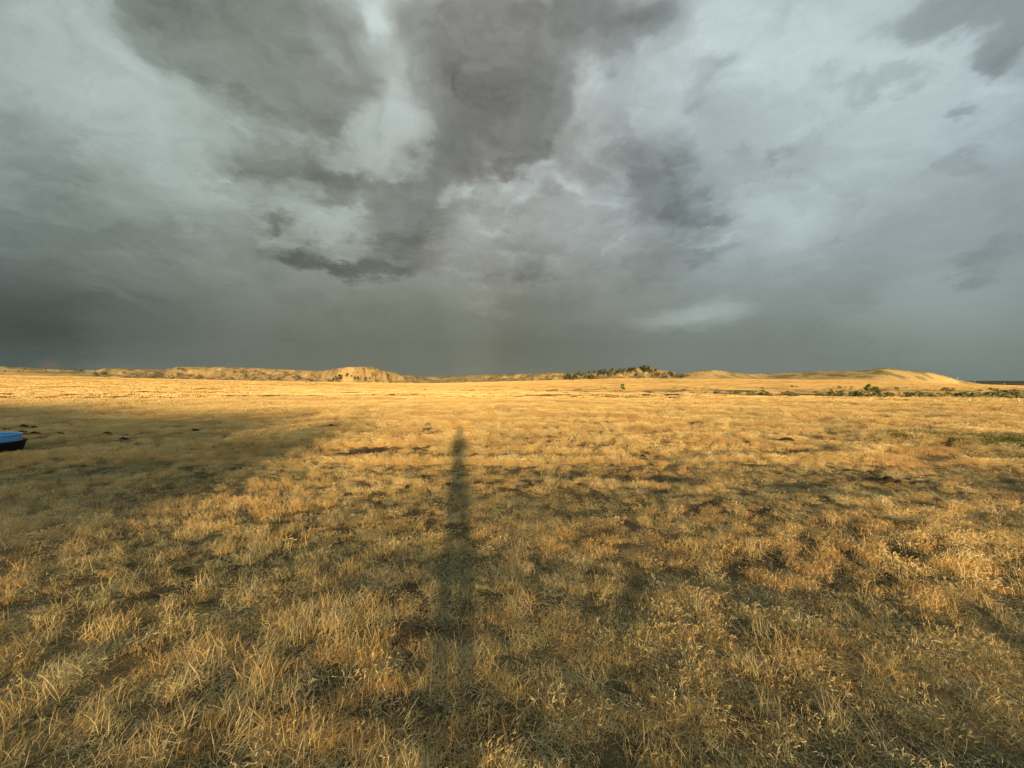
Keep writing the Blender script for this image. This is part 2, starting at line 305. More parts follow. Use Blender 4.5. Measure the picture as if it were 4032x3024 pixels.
DUNG = [(3500, 1908), (3092, 1742), (132, 1690), (85, 1708), (134, 1714), (235, 1714), (283, 1679), (420, 1714), (483, 1738), (765, 1702), (90, 1686), (20, 1700), (1303, 1682), (2530, 1808)]
DUNG_P = [at(x, y) for x, y in DUNG]
def tag(o, label=None, cat=None, group=None, kind=None):
    for k, v in (('label', label), ('category', cat), ('group', group), ('kind', kind)):
        if v: o[k] = v
    return o
def mesh_np(name, V, faces, mat=None, smooth=False, attrs=None):
    """faces: list of int arrays (n,k)"""
    me = bpy.data.meshes.new(name); V = np.asarray(V, np.float32)
    me.vertices.add(len(V)); me.vertices.foreach_set('co', V.ravel())
    nl = sum(f.size for f in faces); nf = sum(len(f) for f in faces)
    me.loops.add(nl); me.polygons.add(nf)
    me.loops.foreach_set('vertex_index', np.concatenate([f.ravel() for f in faces]).astype(np.int32))
    tot = np.concatenate([np.full(len(f), f.shape[1], np.int32) for f in faces])
    me.polygons.foreach_set('loop_start', np.concatenate([[0], np.cumsum(tot)[:-1]]).astype(np.int32))
    me.polygons.foreach_set('use_smooth', np.full(nf, smooth))
    for k, a in (attrs or {}).items():
        at_ = me.attributes.new(k, 'FLOAT', 'POINT'); at_.data.foreach_set('value', np.asarray(a, np.float32))
    me.update(calc_edges=True); me.validate()
    if mat: me.materials.append(mat)
    return me
def add(name, me, parent=None, loc=(0, 0, 0), rz=0.0, sc=1.0):
    o = bpy.data.objects.new(name, me); COL.objects.link(o)
    o.location = loc; o.rotation_euler = (0, 0, rz)
    o.scale = sc if hasattr(sc, '__len__') else (sc, sc, sc)
    if parent: o.parent = parent
    return o

# ------------------------------------------------------------------ materials
def new_mat(name):
    m = bpy.data.materials.new(name); m.use_nodes = True
    m.node_tree.nodes.clear(); return m, m.node_tree
def finish(T, col, rough=0.9, spec=0.15, bump=None, bs=0.5, bd=0.05, normal=None):
    p = nd(T, 'ShaderNodeBsdfPrincipled'); put(T, p.inputs['Base Color'], col if hasattr(col, 'is_output') else (*col, 1))
    p.inputs['Roughness'].default_value = rough; p.inputs['Specular IOR Level'].default_value = spec
    if bump is not None:
        b = nd(T, 'ShaderNodeBump'); b.inputs['Strength'].default_value = bs; b.inputs['Distance'].default_value = bd
        put(T, b.inputs['Height'], bump); T.links.new(b.outputs[0], p.inputs['Normal'])
    o = nd(T, 'ShaderNodeOutputMaterial'); T.links.new(p.outputs[0], o.inputs[0]); return p
def attr(T, name, kind='GEOMETRY'):
    n = nd(T, 'ShaderNodeAttribute', attribute_type=kind); n.attribute_name = name; return n
def simple_mat(name, col, rough=0.8, spec=0.2, var=0.3, scale=8.0, bs=0.3, bd=0.02):
    m, T = new_mat(name); tc = nd(T, 'ShaderNodeTexCoord').outputs['Object']
    n = noise(T, tc, scale, 5, 0.6)[0]
    c = mixc(T, n, tuple(k * (1 - var) for k in col), tuple(min(1, k * (1 + var)) for k in col))
    finish(T, c, rough, spec, n, bs, bd); return m

def ground_material():
    m, T = new_mat('prairie_ground')
    pos = nd(T, 'ShaderNodeNewGeometry').outputs['Position']
    n1 = noise(T, pos, 9.0, 5, 0.65)[0]; n2 = noise(T, pos, 0.35, 5, 0.6)[0]
    stretch = vmth(T, 'MULTIPLY', pos, (0.25, 1.0, 1.0)); n3 = noise(T, stretch, 0.16, 6, 0.65)[0]
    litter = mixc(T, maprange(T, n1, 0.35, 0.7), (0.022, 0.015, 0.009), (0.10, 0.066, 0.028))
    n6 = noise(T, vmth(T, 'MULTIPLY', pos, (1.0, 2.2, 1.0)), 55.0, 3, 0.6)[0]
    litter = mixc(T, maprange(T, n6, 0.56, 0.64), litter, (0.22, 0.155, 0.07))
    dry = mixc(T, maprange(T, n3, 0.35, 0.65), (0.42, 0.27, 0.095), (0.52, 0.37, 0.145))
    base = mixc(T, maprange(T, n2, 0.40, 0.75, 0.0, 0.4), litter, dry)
    base = mixc(T, mth(T, 'MULTIPLY', attr(T, 'thatch').outputs['Fac'], 0.85), base, dry)
    sepz = nd(T, 'ShaderNodeSeparateXYZ'); T.links.new(pos, sepz.inputs[0])
    # clay: thin beds by height
    cz = nd(T, 'ShaderNodeCombineXYZ'); T.links.new(mth(T, 'MULTIPLY', sepz.outputs[2], 1.0), cz.inputs[2])
    T.links.new(mth(T, 'MULTIPLY', sepz.outputs[0], 0.012), cz.inputs[0])
    bed = noise(T, cz.outputs[0], 0.55, 5, 0.7)[0]
    n4 = noise(T, pos, 0.16, 6, 0.7)[0]
    clay = ramp(T, bed, [(0.30, (.14, .095, .042)), (0.43, (.26, .18, .08)), (0.51, (.17, .115, .052)), (0.60, (.32, .23, .11)), (0.72, (.19, .13, .058))])
    clay = mixc(T, maprange(T, n4, 0.35, 0.65, 0.0, 0.6), clay, (0.20, 0.12, 0.05))
    n5 = noise(T, vmth(T, 'MULTIPLY', pos, (1.0, .45, 1.3)), 0.11, 6, 0.72)[0]
    clay = mixc(T, maprange(T, n5, 0.51, 0.58, 0.0, .85), clay, (0.065, 0.056, 0.024))
    green = mixc(T, maprange(T, noise(T, pos, 0.4, 5, 0.7)[0], .35, .65), (0.050, 0.048, 0.020), (0.20, 0.165, 0.060))
    c = mixc(T, attr(T, 'green').outputs['Fac'], base, green)
    c = mixc(T, attr(T, 'rock').outputs['Fac'], c, clay)
    c = mixc(T, attr(T, 'soil_shade').outputs['Fac'], c, mixc(T, n1, (0.032, 0.021, 0.012), (0.09, 0.058, 0.030)))
    h = mth(T, 'ADD', mth(T, 'MULTIPLY', n1, 0.12), mth(T, 'MULTIPLY', n4, 1.0))
    finish(T, c, 0.95, 0.05, h, 0.7, 0.5)
    return m

def grass_material(name, lo, hi, tip, green):
    m, T = new_mat(name)
    rnd = attr(T, 'rnd').outputs['Fac']; t = attr(T, 'along').outputs['Fac']
    tone = attr(T, 'tone', 'INSTANCER').outputs['Fac']
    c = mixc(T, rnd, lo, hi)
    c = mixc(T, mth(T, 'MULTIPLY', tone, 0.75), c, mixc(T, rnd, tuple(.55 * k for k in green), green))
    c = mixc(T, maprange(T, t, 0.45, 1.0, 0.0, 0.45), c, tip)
    df = nd(T, 'ShaderNodeBsdfDiffuse'); T.links.new(c, df.inputs[0])
    tr = nd(T, 'ShaderNodeBsdfTranslucent'); T.links.new(c, tr.inputs[0])
    gl = nd(T, 'ShaderNodeBsdfGlossy'); gl.inputs['Roughness'].default_value = 0.45; gl.inputs[0].default_value = (1, 1, 1, 1)
    mx = nd(T, 'ShaderNodeMixShader'); mx.inputs[0].default_value = 0.13
    T.links.new(df.outputs[0], mx.inputs[1]); T.links.new(tr.outputs[0], mx.inputs[2])
    m2 = nd(T, 'ShaderNodeMixShader'); m2.inputs[0].default_value = 0.035
    T.links.new(mx.outputs[0], m2.inputs[1]); T.links.new(gl.outputs[0], m2.inputs[2])
    o = nd(T, 'ShaderNodeOutputMaterial'); T.links.new(m2.outputs[0], o.inputs[0])
    return m
def leaf_material(name, a, b):
    m, T = new_mat(name)
    c = mixc(T, attr(T, 'rnd').outputs['Fac'], a, b)
    df = nd(T, 'ShaderNodeBsdfDiffuse'); T.links.new(c, df.inputs[0])
    tr = nd(T, 'ShaderNodeBsdfTranslucent'); T.links.new(c, tr.inputs[0])
    mx = nd(T, 'ShaderNodeMixShader'); mx.inputs[0].default_value = 0.25
    T.links.new(df.outputs[0], mx.inputs[1]); T.links.new(tr.outputs[0], mx.inputs[2])
    o = nd(T, 'ShaderNodeOutputMaterial'); T.links.new(mx.outputs[0], o.inputs[0]); return m

M = dict(
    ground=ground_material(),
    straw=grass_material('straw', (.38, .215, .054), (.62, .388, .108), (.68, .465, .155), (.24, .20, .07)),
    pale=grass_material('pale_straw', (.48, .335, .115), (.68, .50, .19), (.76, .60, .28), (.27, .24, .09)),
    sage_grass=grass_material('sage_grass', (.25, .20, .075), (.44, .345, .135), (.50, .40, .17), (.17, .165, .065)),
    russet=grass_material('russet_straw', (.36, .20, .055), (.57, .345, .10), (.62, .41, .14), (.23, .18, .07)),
    weed=leaf_material('green_weed', (.075, .085, .024), (.21, .20, .062)),
    tree=leaf_material('broad_leaf', (.035, .06, .014), (.10, .135, .035)),
    juniper=leaf_material('juniper_needles', (.030, .040, .014), (.085, .090, .034)),
    sage=leaf_material('sagebrush_leaf', (.085, .085, .034), (.22, .20, .085)),
    bark=simple_mat('bark', (.12, .085, .055), 0.9, 0.1, .4, 12, .8, .03),
    dung=simple_mat('dry_dung', (.030, .021, .014), 0.95, 0.05, .5, 20, .9, .03),
    rubber=simple_mat('black_rubber', (.006, .006, .007), 0.75, 0.2, .35, 14, .25, .01),
    blue=simple_mat('blue_plastic', (.032, .155, .33), 0.38, 0.45, .22, 6, .15, .004),
    bluerim=simple_mat('pale_blue_rim', (.17, .33, .50), 0.4, 0.4, .2, 6, .15, .004),
    cloth=simple_mat('dark_cloth', (.05, .06, .09), 0.9, 0.1, .2, 30, .3, .005),
    skin=simple_mat('skin', (.45, .29, .21), 0.6, 0.3, .08, 30, .1, .002),
    phone=simple_mat('phone_glass', (.01, .01, .012), 0.2, 0.5, .1, 5, .0, .001),
    far=simple_mat('far_ridge_cloud_shade', (.055, .050, .032), 0.95, 0.05, .5, .02, .5, 4.0),  # cloud shadow over the ridge is painted into this dark colour
    pole=simple_mat('pale_pole', (.30, .28, .25), 0.7, 0.2, .1, 3, .1, .01),
)

# ------------------------------------------------------------------ ground sheet
def build_ground():
    smax = 1.45; nf = 940
    s = np.linspace(-smax, smax, nf); phi_f = np.arctan(s)
    phi_b = np.linspace(phi_f[-1], 2 * math.pi + phi_f[0], 190)[1:-1]
    phi = np.concatenate([phi_f, phi_b])
    fac = np.concatenate([np.sqrt(1 + s * s), np.full(len(phi_b), math.sqrt(1 + smax ** 2))])
    Ys = np.concatenate([np.exp(np.linspace(math.log(0.35), math.log(60), 190)), np.exp(np.linspace(math.log(61.5), math.log(430), 80)), np.linspace(434, 740, 100), np.exp(np.linspace(math.log(760), math.log(7000), 24))])
    R = Ys[:, None] * fac[None, :]
    X = R * np.sin(phi)[None, :]; Y = R * np.cos(phi)[None, :]
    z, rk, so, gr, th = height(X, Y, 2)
    nr, nc = X.shape
    V = np.stack([X.ravel(), Y.ravel(), z.ravel()], 1)
    V = np.concatenate([V, [[0, 0, h1(0, 0.01)]]]); ctr = len(V) - 1
    i = np.arange(nr - 1)[:, None] * nc; j = np.arange(nc)[None, :]; jn = (j + 1) % nc
    q = np.stack([i + j, i + nc + j, i + nc + jn, i + jn], -1).reshape(-1, 4)[:, ::-1]
    jj = np.arange(nc); tri = np.stack([np.full(nc, ctr), jj, (jj + 1) % nc], 1)[:, ::-1]
    A = {k: np.concatenate([a.ravel(), [0]]) for k, a in (('rock', rk), ('soil_shade', so), ('green', gr), ('thatch', th))}
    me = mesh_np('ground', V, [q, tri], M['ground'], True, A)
    o = add('ground', me); tag(o, 'dry golden prairie running out to the badland buttes', 'ground', kind='structure')
build_ground()

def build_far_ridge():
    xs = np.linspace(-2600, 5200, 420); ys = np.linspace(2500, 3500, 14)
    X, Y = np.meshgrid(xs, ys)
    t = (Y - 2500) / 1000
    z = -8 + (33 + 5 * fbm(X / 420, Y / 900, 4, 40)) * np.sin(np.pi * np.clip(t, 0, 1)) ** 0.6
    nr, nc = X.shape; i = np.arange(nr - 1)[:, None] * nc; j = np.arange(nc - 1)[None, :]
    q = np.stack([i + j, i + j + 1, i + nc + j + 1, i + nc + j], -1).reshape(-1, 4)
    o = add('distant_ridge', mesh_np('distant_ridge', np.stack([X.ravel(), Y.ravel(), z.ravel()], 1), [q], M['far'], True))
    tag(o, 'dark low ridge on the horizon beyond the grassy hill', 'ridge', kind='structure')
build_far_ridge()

# ------------------------------------------------------------------ grass
class Blades:
    def __init__(s): s.V = []; s.Q = []; s.T = []; s.r = []; s.t = []; s.n = 0
    def blade(s, p, az, lean, L, w, curve, rnd, seg=3, taper=0.25, droop=0.0, wa=None):
        """strip of `seg` quads rising from p; lean from vertical, curving further by `curve` along its length"""
        d = np.array([math.cos(az), math.sin(az), 0.0]); wa = az + math.pi / 2 if wa is None else wa
        side = np.array([math.cos(wa), math.sin(wa), 0.0])
        c = np.array(p, float); st = L / seg; pts = [c.copy()]
        for k in range(seg):
            a = lean + curve * ((k + .5) / seg) + droop * max(0, (k + 1) / seg - .6)
            c = c + st * (d * math.sin(a) + np.array([0, 0, math.cos(a)]))
            if c[2] < 0.006: c[2] = 0.006 + 0.01 * rnd
            pts.append(c.copy())
        for k, q in enumerate(pts):
            ww = w * (1 - (1 - taper) * (k / seg) ** 1.5) / 2
            s.V += [q - side * ww, q + side * ww]; s.r += [rnd] * 2; s.t += [k / seg] * 2
        b = s.n
        for k in range(seg): s.Q.append((b + 2 * k, b + 2 * k + 1, b + 2 * k + 3, b + 2 * k + 2))
        s.n += 2 * (seg + 1)
        return pts
    def spindle(s, p, d, L, w, rnd):
        d = np.array(d, float); d /= np.linalg.norm(d); a = np.cross(d, [0.3, 0.2, 1]); a /= np.linalg.norm(a) + 1e-9; b_ = np.cross(d, a)
        m = p + d * L * .42
        s.V += [p, m + a * w, m + b_ * w, m - a * w, m - b_ * w, p + d * L]; s.r += [rnd] * 6; s.t += [1.0] * 6
        b = s.n
        for k in range(4):
            k2 = (k + 1) % 4
            s.T += [(b, b + 1 + k, b + 1 + k2), (b + 5, b + 1 + k2, b + 1 + k)]
        s.n += 6
    def mesh(s, name, mat):
        f = []
        if s.Q: f.append(np.array(s.Q))
        if s.T: f.append(np.array(s.T))
        return mesh_np(name, np.array(s.V), f, mat, False, {'rnd': s.r, 'along': s.t})
U = random.uniform; G = random.gauss
def tuft_upright(n, R, h0, h1_, w):
    b = Blades()
    for _ in range(n):
        r = R * math.sqrt(random.random()); a = U(0, 6.28)
        b.blade((r * math.cos(a), r * math.sin(a), -.01), U(0, 6.28), abs(G(0, .34)), U(h0, h1_), w * U(.6, 1.2), U(-.5, 1.3), random.random(), 3, wa=U(0, 6.28))
    for _ in range(n // 3):   # litter lying between
        r = R * math.sqrt(random.random()); a = U(0, 6.28)
        b.blade((r * math.cos(a), r * math.sin(a), U(.01, .05)), U(0, 6.28), U(1.2, 1.6), U(.06, .16), w, U(0, .2), random.random() * .6, 2, wa=U(0, 6.28))
    return b
def tuft_seed(n, R, h0, h1_, w):
    b = tuft_upright(n, R, h0 * .4, h1_ * .55, w)
    for _ in range(n // 3):
        r = R * math.sqrt(random.random()); a = U(0, 6.28); az = G(0.4, .9)
        pts = b.blade((r * math.cos(a), r * math.sin(a), -.01), az, abs(G(0, .18)), U(h0, h1_), w * .6, U(.1, .5), random.random(), 4, .5, droop=U(.6, 2.2), wa=U(0, 6.28))
        d = pts[-1] - pts[-2]; rr = U(.6, 1)
        for k in range(random.randint(2, 4)):
            dd = d / np.linalg.norm(d) + np.array([G(0, .25), G(0, .25), -U(.1, .7)])
            b.spindle(pts[-1] - d * k * .28, dd, U(.014, .026), U(.0014, .0026), rr)
    return b
def tuft_mat(n, R, L0, L1, w):
    b = Blades()
    for _ in range(n):   # wind-laid straw, lying one way
        r = R * math.sqrt(random.random()); a = U(0, 6.28)
        b.blade((r * math.cos(a), r * math.sin(a), U(0, .05)), G(0.0, .95), U(.7, 1.4), U(L0, L1), w * U(.6, 1.2), U(.1, .5), random.random(), 4, wa=U(0, 6.28) if random.random() < .5 else None)
    for _ in range(n // 3):
        r = R * math.sqrt(random.random()); a = U(0, 6.28)
        b.blade((r * math.cos(a), r * math.sin(a), -.01), U(0, 6.28), abs(G(0, .3)), U(.08, .2), w, U(0, .8), random.random(), 3, wa=U(0, 6.28))
    return b
def tuft_bunch(n, R, h0, h1_, w):
    b = Blades()
    for _ in range(n):
        r = R * random.random(); a = U(0, 6.28)
        b.blade((r * math.cos(a) * .5, r * math.sin(a) * .5, -.01), a + G(0, .3), .08 + .5 * r / R + abs(G(0, .1)), U(h0, h1_), w * U(.6, 1.2), U(.2, 1.1), random.random(), 4)
    return b
def tuft_curl(n, R, h0, h1_, w):
    b = Blades()
    for _ in range(n):
        r = R * math.sqrt(random.random()); a = U(0, 6.28)
        b.blade((r * math.cos(a), r * math.sin(a), -.01), U(0, 6.28), U(.1, .7), U(h0, h1_), w * U(.6, 1.1), U(.5, 2.2), random.random(), 4, wa=U(0, 6.28))
    return b
def tuft_far(n, R, h0, h1_, w):
    b = Blades()
    for _ in range(n):
        r = R * math.sqrt(random.random()); a = U(0, 6.28)
        b.blade((r * math.cos(a), r * math.sin(a), -.02), U(0, 6.28), abs(G(0, .25)), U(h0, h1_), w * U(.6, 1.3), U(0, .5), random.random(), 1, .5, wa=U(0, 6.28))
    return b
def tuft_litter(n, R, L0, L1, w):
    b = Blades()
    for _ in range(n):
        r = R * math.sqrt(random.random()); a = U(0, 6.28)
        b.blade((r * math.cos(a), r * math.sin(a), U(.004, .03)), U(0, 6.28), U(1.25, 1.62), U(L0, L1), w * U(.6, 1.3), U(-.2, .3), random.random(), 2, wa=U(0, 6.28) if random.random() < .4 else None)
    return b
KINDS = [
    ('upright', tuft_upright(70, .10, .025, .085, .0026), 'straw'), ('upright', tuft_upright(70, .10, .02, .07, .0026), 'straw'), ('upright', tuft_upright(70, .10, .03, .09, .0026), 'russet'),
    ('seed', tuft_seed(54, .10, .06, .12, .0025), 'pale'), ('seed', tuft_seed(56, .10, .05, .11, .0025), 'straw'), ('seed', tuft_seed(54, .10, .06, .125, .0025), 'russet'),
    ('mat', tuft_mat(62, .13, .05, .13, .0027), 'pale'), ('mat', tuft_mat(62, .12, .04, .12, .0027), 'straw'),
    ('litter', tuft_litter(80, .14, .02, .09, .0027), 'pale'),
    ('curl', tuft_curl(95, .11, .02, .065, .0025), 'sage_grass'), ('curl', tuft_curl(90, .10, .02, .055, .0025), 'sage_grass'),
    ('far', tuft_far(46, .5, .10, .24, .045), 'straw'), ('far', tuft_far(42, .5, .10, .22, .05), 'pale'), ('far', tuft_far(42, .5, .08, .20, .05), 'russet'),
]
IDX = {}
for i, (k, b, m) in enumerate(KINDS): IDX.setdefault(k, []).append(i)
IDXM = {(k, m): i for i, (k, b, m) in enumerate(KINDS)}

def frame_points(y0, y1, dens_fn, margin=1.55):
    """random ground points in the wedge of land in view, density (per m2) by distance"""
    Yg = np.linspace(y0, y1, 400); w = dens_fn(Yg) * (2 * margin * Yg + 2.4)
    n = int(np.trapz(w, Yg)); cdf = np.cumsum(w); cdf = cdf / cdf[-1]
    Yp = np.interp(RNG.random(n), cdf, Yg); Xp = (RNG.random(n) * 2 - 1) * (margin * Yp + 1.2)
    return Xp, Yp

def build_grass():
    xs = []; ys = []; pid = []; sc = []; rt = []; tone = []
    def put_(X, Y, P, S, Rr, Tn): xs.append(X); ys.append(Y); pid.append(P); sc.append(S); rt.append(Rr); tone.append(Tn)
    def character(X, Y):
        up = fbm(X / 1.9, Y / 1.5, 3, 50); gr = fbm(X / 2.4 + 7, Y / 1.6, 3, 51); rus = fbm(X / 3.0, Y / 2.0, 3, 52); bare = fbm(X / 0.75, Y / 0.6, 2, 53)
        return up, gr, rus, bare
    # close: individual blades
    X, Y = frame_points(0.35, 9.0, lambda y: np.clip(370 / (0.55 + 0.24 * y), 115, 370))
    up, gr, rus, bare = character(X, Y); n = len(X); u = RNG.random(n)
    laid = sstep(0.4, -1.0, X / np.maximum(Y, .5) * 1.6 + 0.25 * up) * sstep(9, 5, Y)     # wind-laid straw on the left
    P = np.full(n, IDX['upright'][0]); v = RNG.random(n)
    P = np.where(v < .5, IDX['upright'][1], P)
    P = np.where(rus > .25, IDX['upright'][2], P)
    seed = (u < 0.30 + 0.25 * np.clip(up, -1, 1) + .12 * sstep(0, 2, X)); 
    P = np.where(seed, np.where(rus > .2, IDX['seed'][2], np.where(v < .45, IDX['seed'][0], IDX['seed'][1])), P)
    u2 = RNG.random(n); P = np.where(u2 < 0.10 + 0.36 * laid, np.where(v < .5, IDX['mat'][0], IDX['mat'][1]), P)
    u3 = RNG.random(n); P = np.where(u3 < np.clip(0.38 + 0.75 * gr, .12, .85), np.where(v < .5, IDX['curl'][0], IDX['curl'][1]), P)
    P = np.where(RNG.random(n) < .16, IDX['litter'][0], P)
    cl = perlin(X / .21, Y / .18, 57) + .55 * perlin(X / .10, Y / .09, 58)          # clumps with dark gaps between
    keep = ((RNG.random(n) < sstep(-.30, .28, cl)) | np.isin(P, IDX['litter'])) & (bare > -0.75) & ~((np.hypot(X, Y - .1) < .4))
    S = (0.56 + 0.34 * RNG.random(n)) * (1 + 0.24 * np.clip(up, -1, 1)) * np.clip(1.0 + .45 * cl, .5, 1.45); S = S * .84; S = np.stack([0.78 + .2 * RNG.random(n), 0.78 + .2 * RNG.random(n), S], 1)
    ismat = np.isin(P, IDX['mat']); rz = RNG.random(n) * 6.283
    rz = np.where(ismat, 0.35 + 1.1 * fbm(X / 2.5, Y / 2.5, 2, 60) + RNG.normal(0, .6, n), rz)
    isseed = np.isin(P, IDX['seed']); rz = np.where(isseed, RNG.normal(0.2, .9, n), rz)
    R = np.stack([RNG.normal(0, .20, n), RNG.normal(0, .20, n), rz], 1)
    T = np.clip(0.10 + 0.16 * sstep(6, 2.5, Y) + 0.8 * gr + RNG.normal(0, .15, n), 0, 1)
    put_(X[keep], Y[keep], P[keep], S[keep], R[keep], T[keep])
    # middle
    X, Y = frame_points(8.0, 42.0, lambda y: np.clip(620 / y, 15, 75), 1.48)
    up, gr, rus, bare = character(X, Y); n = len(X); v = RNG.random(n)
    P = np.where(v < .35, IDX['upright'][0], np.where(v < .82, IDX['seed'][1], IDX['seed'][0])); P = np.where(rus > .35, IDX['upright'][2], P)
    P = np.where(RNG.random(n) < np.clip(0.10 + .4 * gr, 0, .5), IDX['curl'][0], P)
    cl = perlin(X / 1.5, Y / .9, 57) + .5 * perlin(X / .5, Y / .45, 58); keep = (RNG.random(n) < sstep(-1.0, -.1, cl)) & (bare > -.85)
    band = fbm(X / 9, Y / 2.6, 3, 59); up = up * .6 + .7 * band; rus = rus * .7 + .5 * fbm(X / 11, Y / 3, 2, 61)
    wx = np.clip(Y / 10, 1.0, 3.2); S = np.clip(.8 + Y / 30, 1.0, 1.9) * (1.0 + 0.35 * RNG.random(n)) * (1 + 0.30 * np.clip(up, -1, 1)) * np.clip(1 + .35 * cl, .6, 1.5); S = np.stack([wx, wx, S], 1)
    put_(X[keep], Y[keep], P[keep], S[keep], np.stack([RNG.normal(0, .08, n), RNG.normal(0, .08, n), RNG.random(n) * 6.283], 1)[keep], np.clip(0.15 + .6 * gr, 0, 1)[keep])
    # far plain
    X, Y = frame_points(28.0, 610.0, lambda y: np.clip(66 / y, .30, 2.3), 1.48)
    n = len(X); v = RNG.random(n)
    r1 = fbm(X / 22, Y / 9, 3, 55); r2 = fbm(X / 40, Y / 14, 3, 56)
    P = np.where(v < .68, IDX['far'][0], IDX['far'][1]); P = np.where(r1 + RNG.normal(0, .2, n) > .16, IDX['far'][2], P)
    z, rk, so, grn, hf = height(X, Y, 3)
    keep = (RNG.random(n) > rk * 2.5) & (RNG.random(n) > .8 * sstep(.05, .4, hf)) & (RNG.random(n) > so) & (r2 + .3 * RNG.random(n) > -.75) & (RNG.random(n) > 0.8 * grn)
    wx = np.clip(Y / 45, .9, 4.5); S = np.stack([wx, wx, np.clip(.8 + .35 * r2, .45, 1.3) * (0.75 + .45 * RNG.random(n))], 1)
    put_(X[keep], Y[keep], P[keep], S[keep], np.stack([np.zeros(n), np.zeros(n), RNG.random(n) * 6.283], 1)[keep], np.clip(.9 * grn + .18 * r1, 0, 1)[keep])
    X = np.concatenate(xs); Y = np.concatenate(ys); P = np.concatenate(pid); S = np.concatenate(sc); R = np.concatenate(rt); Tn = np.concatenate(tone)
    # bare places: burrow, two-track
    _, _, so, _ = height(X, Y, True); ok = (RNG.random(len(X)) > so * 1.2)
    X, Y, P, S, R, Tn = X[ok], Y[ok], P[ok], S[ok], R[ok], Tn[ok]
    Z = height(X, Y)
    S[:, 2] *= 0.35 + 0.65 * sstep(1.0, 1.9, np.hypot(X - TUB[0], Y - TUB[1]))       # trodden round the tub
    for p in DUNG_P: S[:, 2] *= 0.30 + 0.70 * sstep(.25, .6, np.hypot(X - p.x, (Y - p.y + .12) * .6))
    me = bpy.data.meshes.new('grass'); n = len(X)
    me.vertices.add(n); me.vertices.foreach_set('co', np.stack([X, Y, Z], 1).astype(np.float32).ravel())
    a = me.attributes.new('pid', 'INT', 'POINT'); a.data.foreach_set('value', P.astype(np.int32))
    a = me.attributes.new('rot', 'FLOAT_VECTOR', 'POINT'); a.data.foreach_set('vector', R.astype(np.float32).ravel())
    a = me.attributes.new('scl', 'FLOAT_VECTOR', 'POINT'); a.data.foreach_set('vector', S.astype(np.float32).ravel())
    a = me.attributes.new('tone', 'FLOAT', 'POINT'); a.data.foreach_set('value', Tn.astype(np.float32))
    print('grass tufts', n)
    g = add('grass', me); tag(g, 'dry golden straw and short grey green grass covering the prairie', 'grass', kind='stuff')
    col = bpy.data.collections.new('grass_tufts'); COL.children.link(col)
    spots = [(-1.5, 3.2), (-.6, 4.1), (.5, 3.5), (1.2, 4.6), (2.0, 3.8), (2.8, 5.0), (-2.2, 4.0), (-3.0, 5.2), (.1, 2.6), (-.9, 2.9), (1.6, 2.9), (-14, 40), (3, 42), (17, 38)]
    for i, (k, b, m) in enumerate(KINDS):
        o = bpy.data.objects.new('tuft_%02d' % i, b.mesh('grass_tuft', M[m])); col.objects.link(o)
        x, y = spots[i]; o.location = (x, y, h1(x, y)); o.parent = g; o['kind'] = 'stuff'
        o.name = 'tuft.%03d' % i
    ng = bpy.data.node_groups.new('grass_field', 'GeometryNodeTree')
    ng.interface.new_socket('Geometry', in_out='INPUT', socket_type='NodeSocketGeometry'); ng.interface.new_socket('Geometry', in_out='OUTPUT', socket_type='NodeSocketGeometry')
    gi = ng.nodes.new('NodeGroupInput'); go = ng.nodes.new('NodeGroupOutput')
    ip = ng.nodes.new('GeometryNodeInstanceOnPoints'); ci = ng.nodes.new('GeometryNodeCollectionInfo')
    ci.inputs['Collection'].default_value = col; ci.inputs['Separate Children'].default_value = True; ci.inputs['Reset Children'].default_value = True
    def na(name, dt):
        q = ng.nodes.new('GeometryNodeInputNamedAttribute'); q.data_type = dt; q.inputs[0].default_value = name; return q.outputs[0]
    e2r = ng.nodes.new('FunctionNodeEulerToRotation')
    L = ng.links.new
    L(gi.outputs[0], ip.inputs['Points']); L(ci.outputs[0], ip.inputs['Instance']); ip.inputs['Pick Instance'].default_value = True
    L(na('pid', 'INT'), ip.inputs['Instance Index']); L(na('rot', 'FLOAT_VECTOR'), e2r.inputs[0]); L(e2r.outputs[0], ip.inputs['Rotation'])
    L(na('scl', 'FLOAT_VECTOR'), ip.inputs['Scale']); L(ip.outputs[0], go.inputs[0])
    md = g.modifiers.new('grass_field', 'NODES'); md.node_group = ng
build_grass()

# ------------------------------------------------------------------ plants with a shape of their own
def leaf_cloud(centers, n, size, jitter=0.6, squash=1.0):
    """leaf-sized faces spread through clumps; centers: (x,y,z,r)"""
    V = []; Q = []; r_ = []
    C = np.array(centers); wts = C[:, 3] ** 2; pick = np.random.default_rng(int(n + 13 * len(centers))).choice(len(C), n, p=wts / wts.sum())
    for k in pick:
        x, y, z, r = C[k]; d = np.array([G(0, 1), G(0, 1), G(0, 1)]); d /= np.linalg.norm(d)
        rr = r * random.random() ** .4
        p = np.array([x, y, z]) + d * rr * np.array([1, 1, squash])
        a = np.array([G(0, 1), G(0, 1), G(0, 1)]); a /= np.linalg.norm(a); nrm = d + a * jitter; nrm /= np.linalg.norm(nrm)
        t1 = np.cross(nrm, a); t1 /= np.linalg.norm(t1) + 1e-9; t2 = np.cross(nrm, t1); s = size * U(.6, 1.3)
        b = len(V); V += [p + t1 * s, p + t2 * s * .7, p - t1 * s, p - t2 * s * .7]; Q.append((b, b + 1, b + 2, b + 3)); q = random.random(); r_ += [q] * 4
    return V, Q, r_
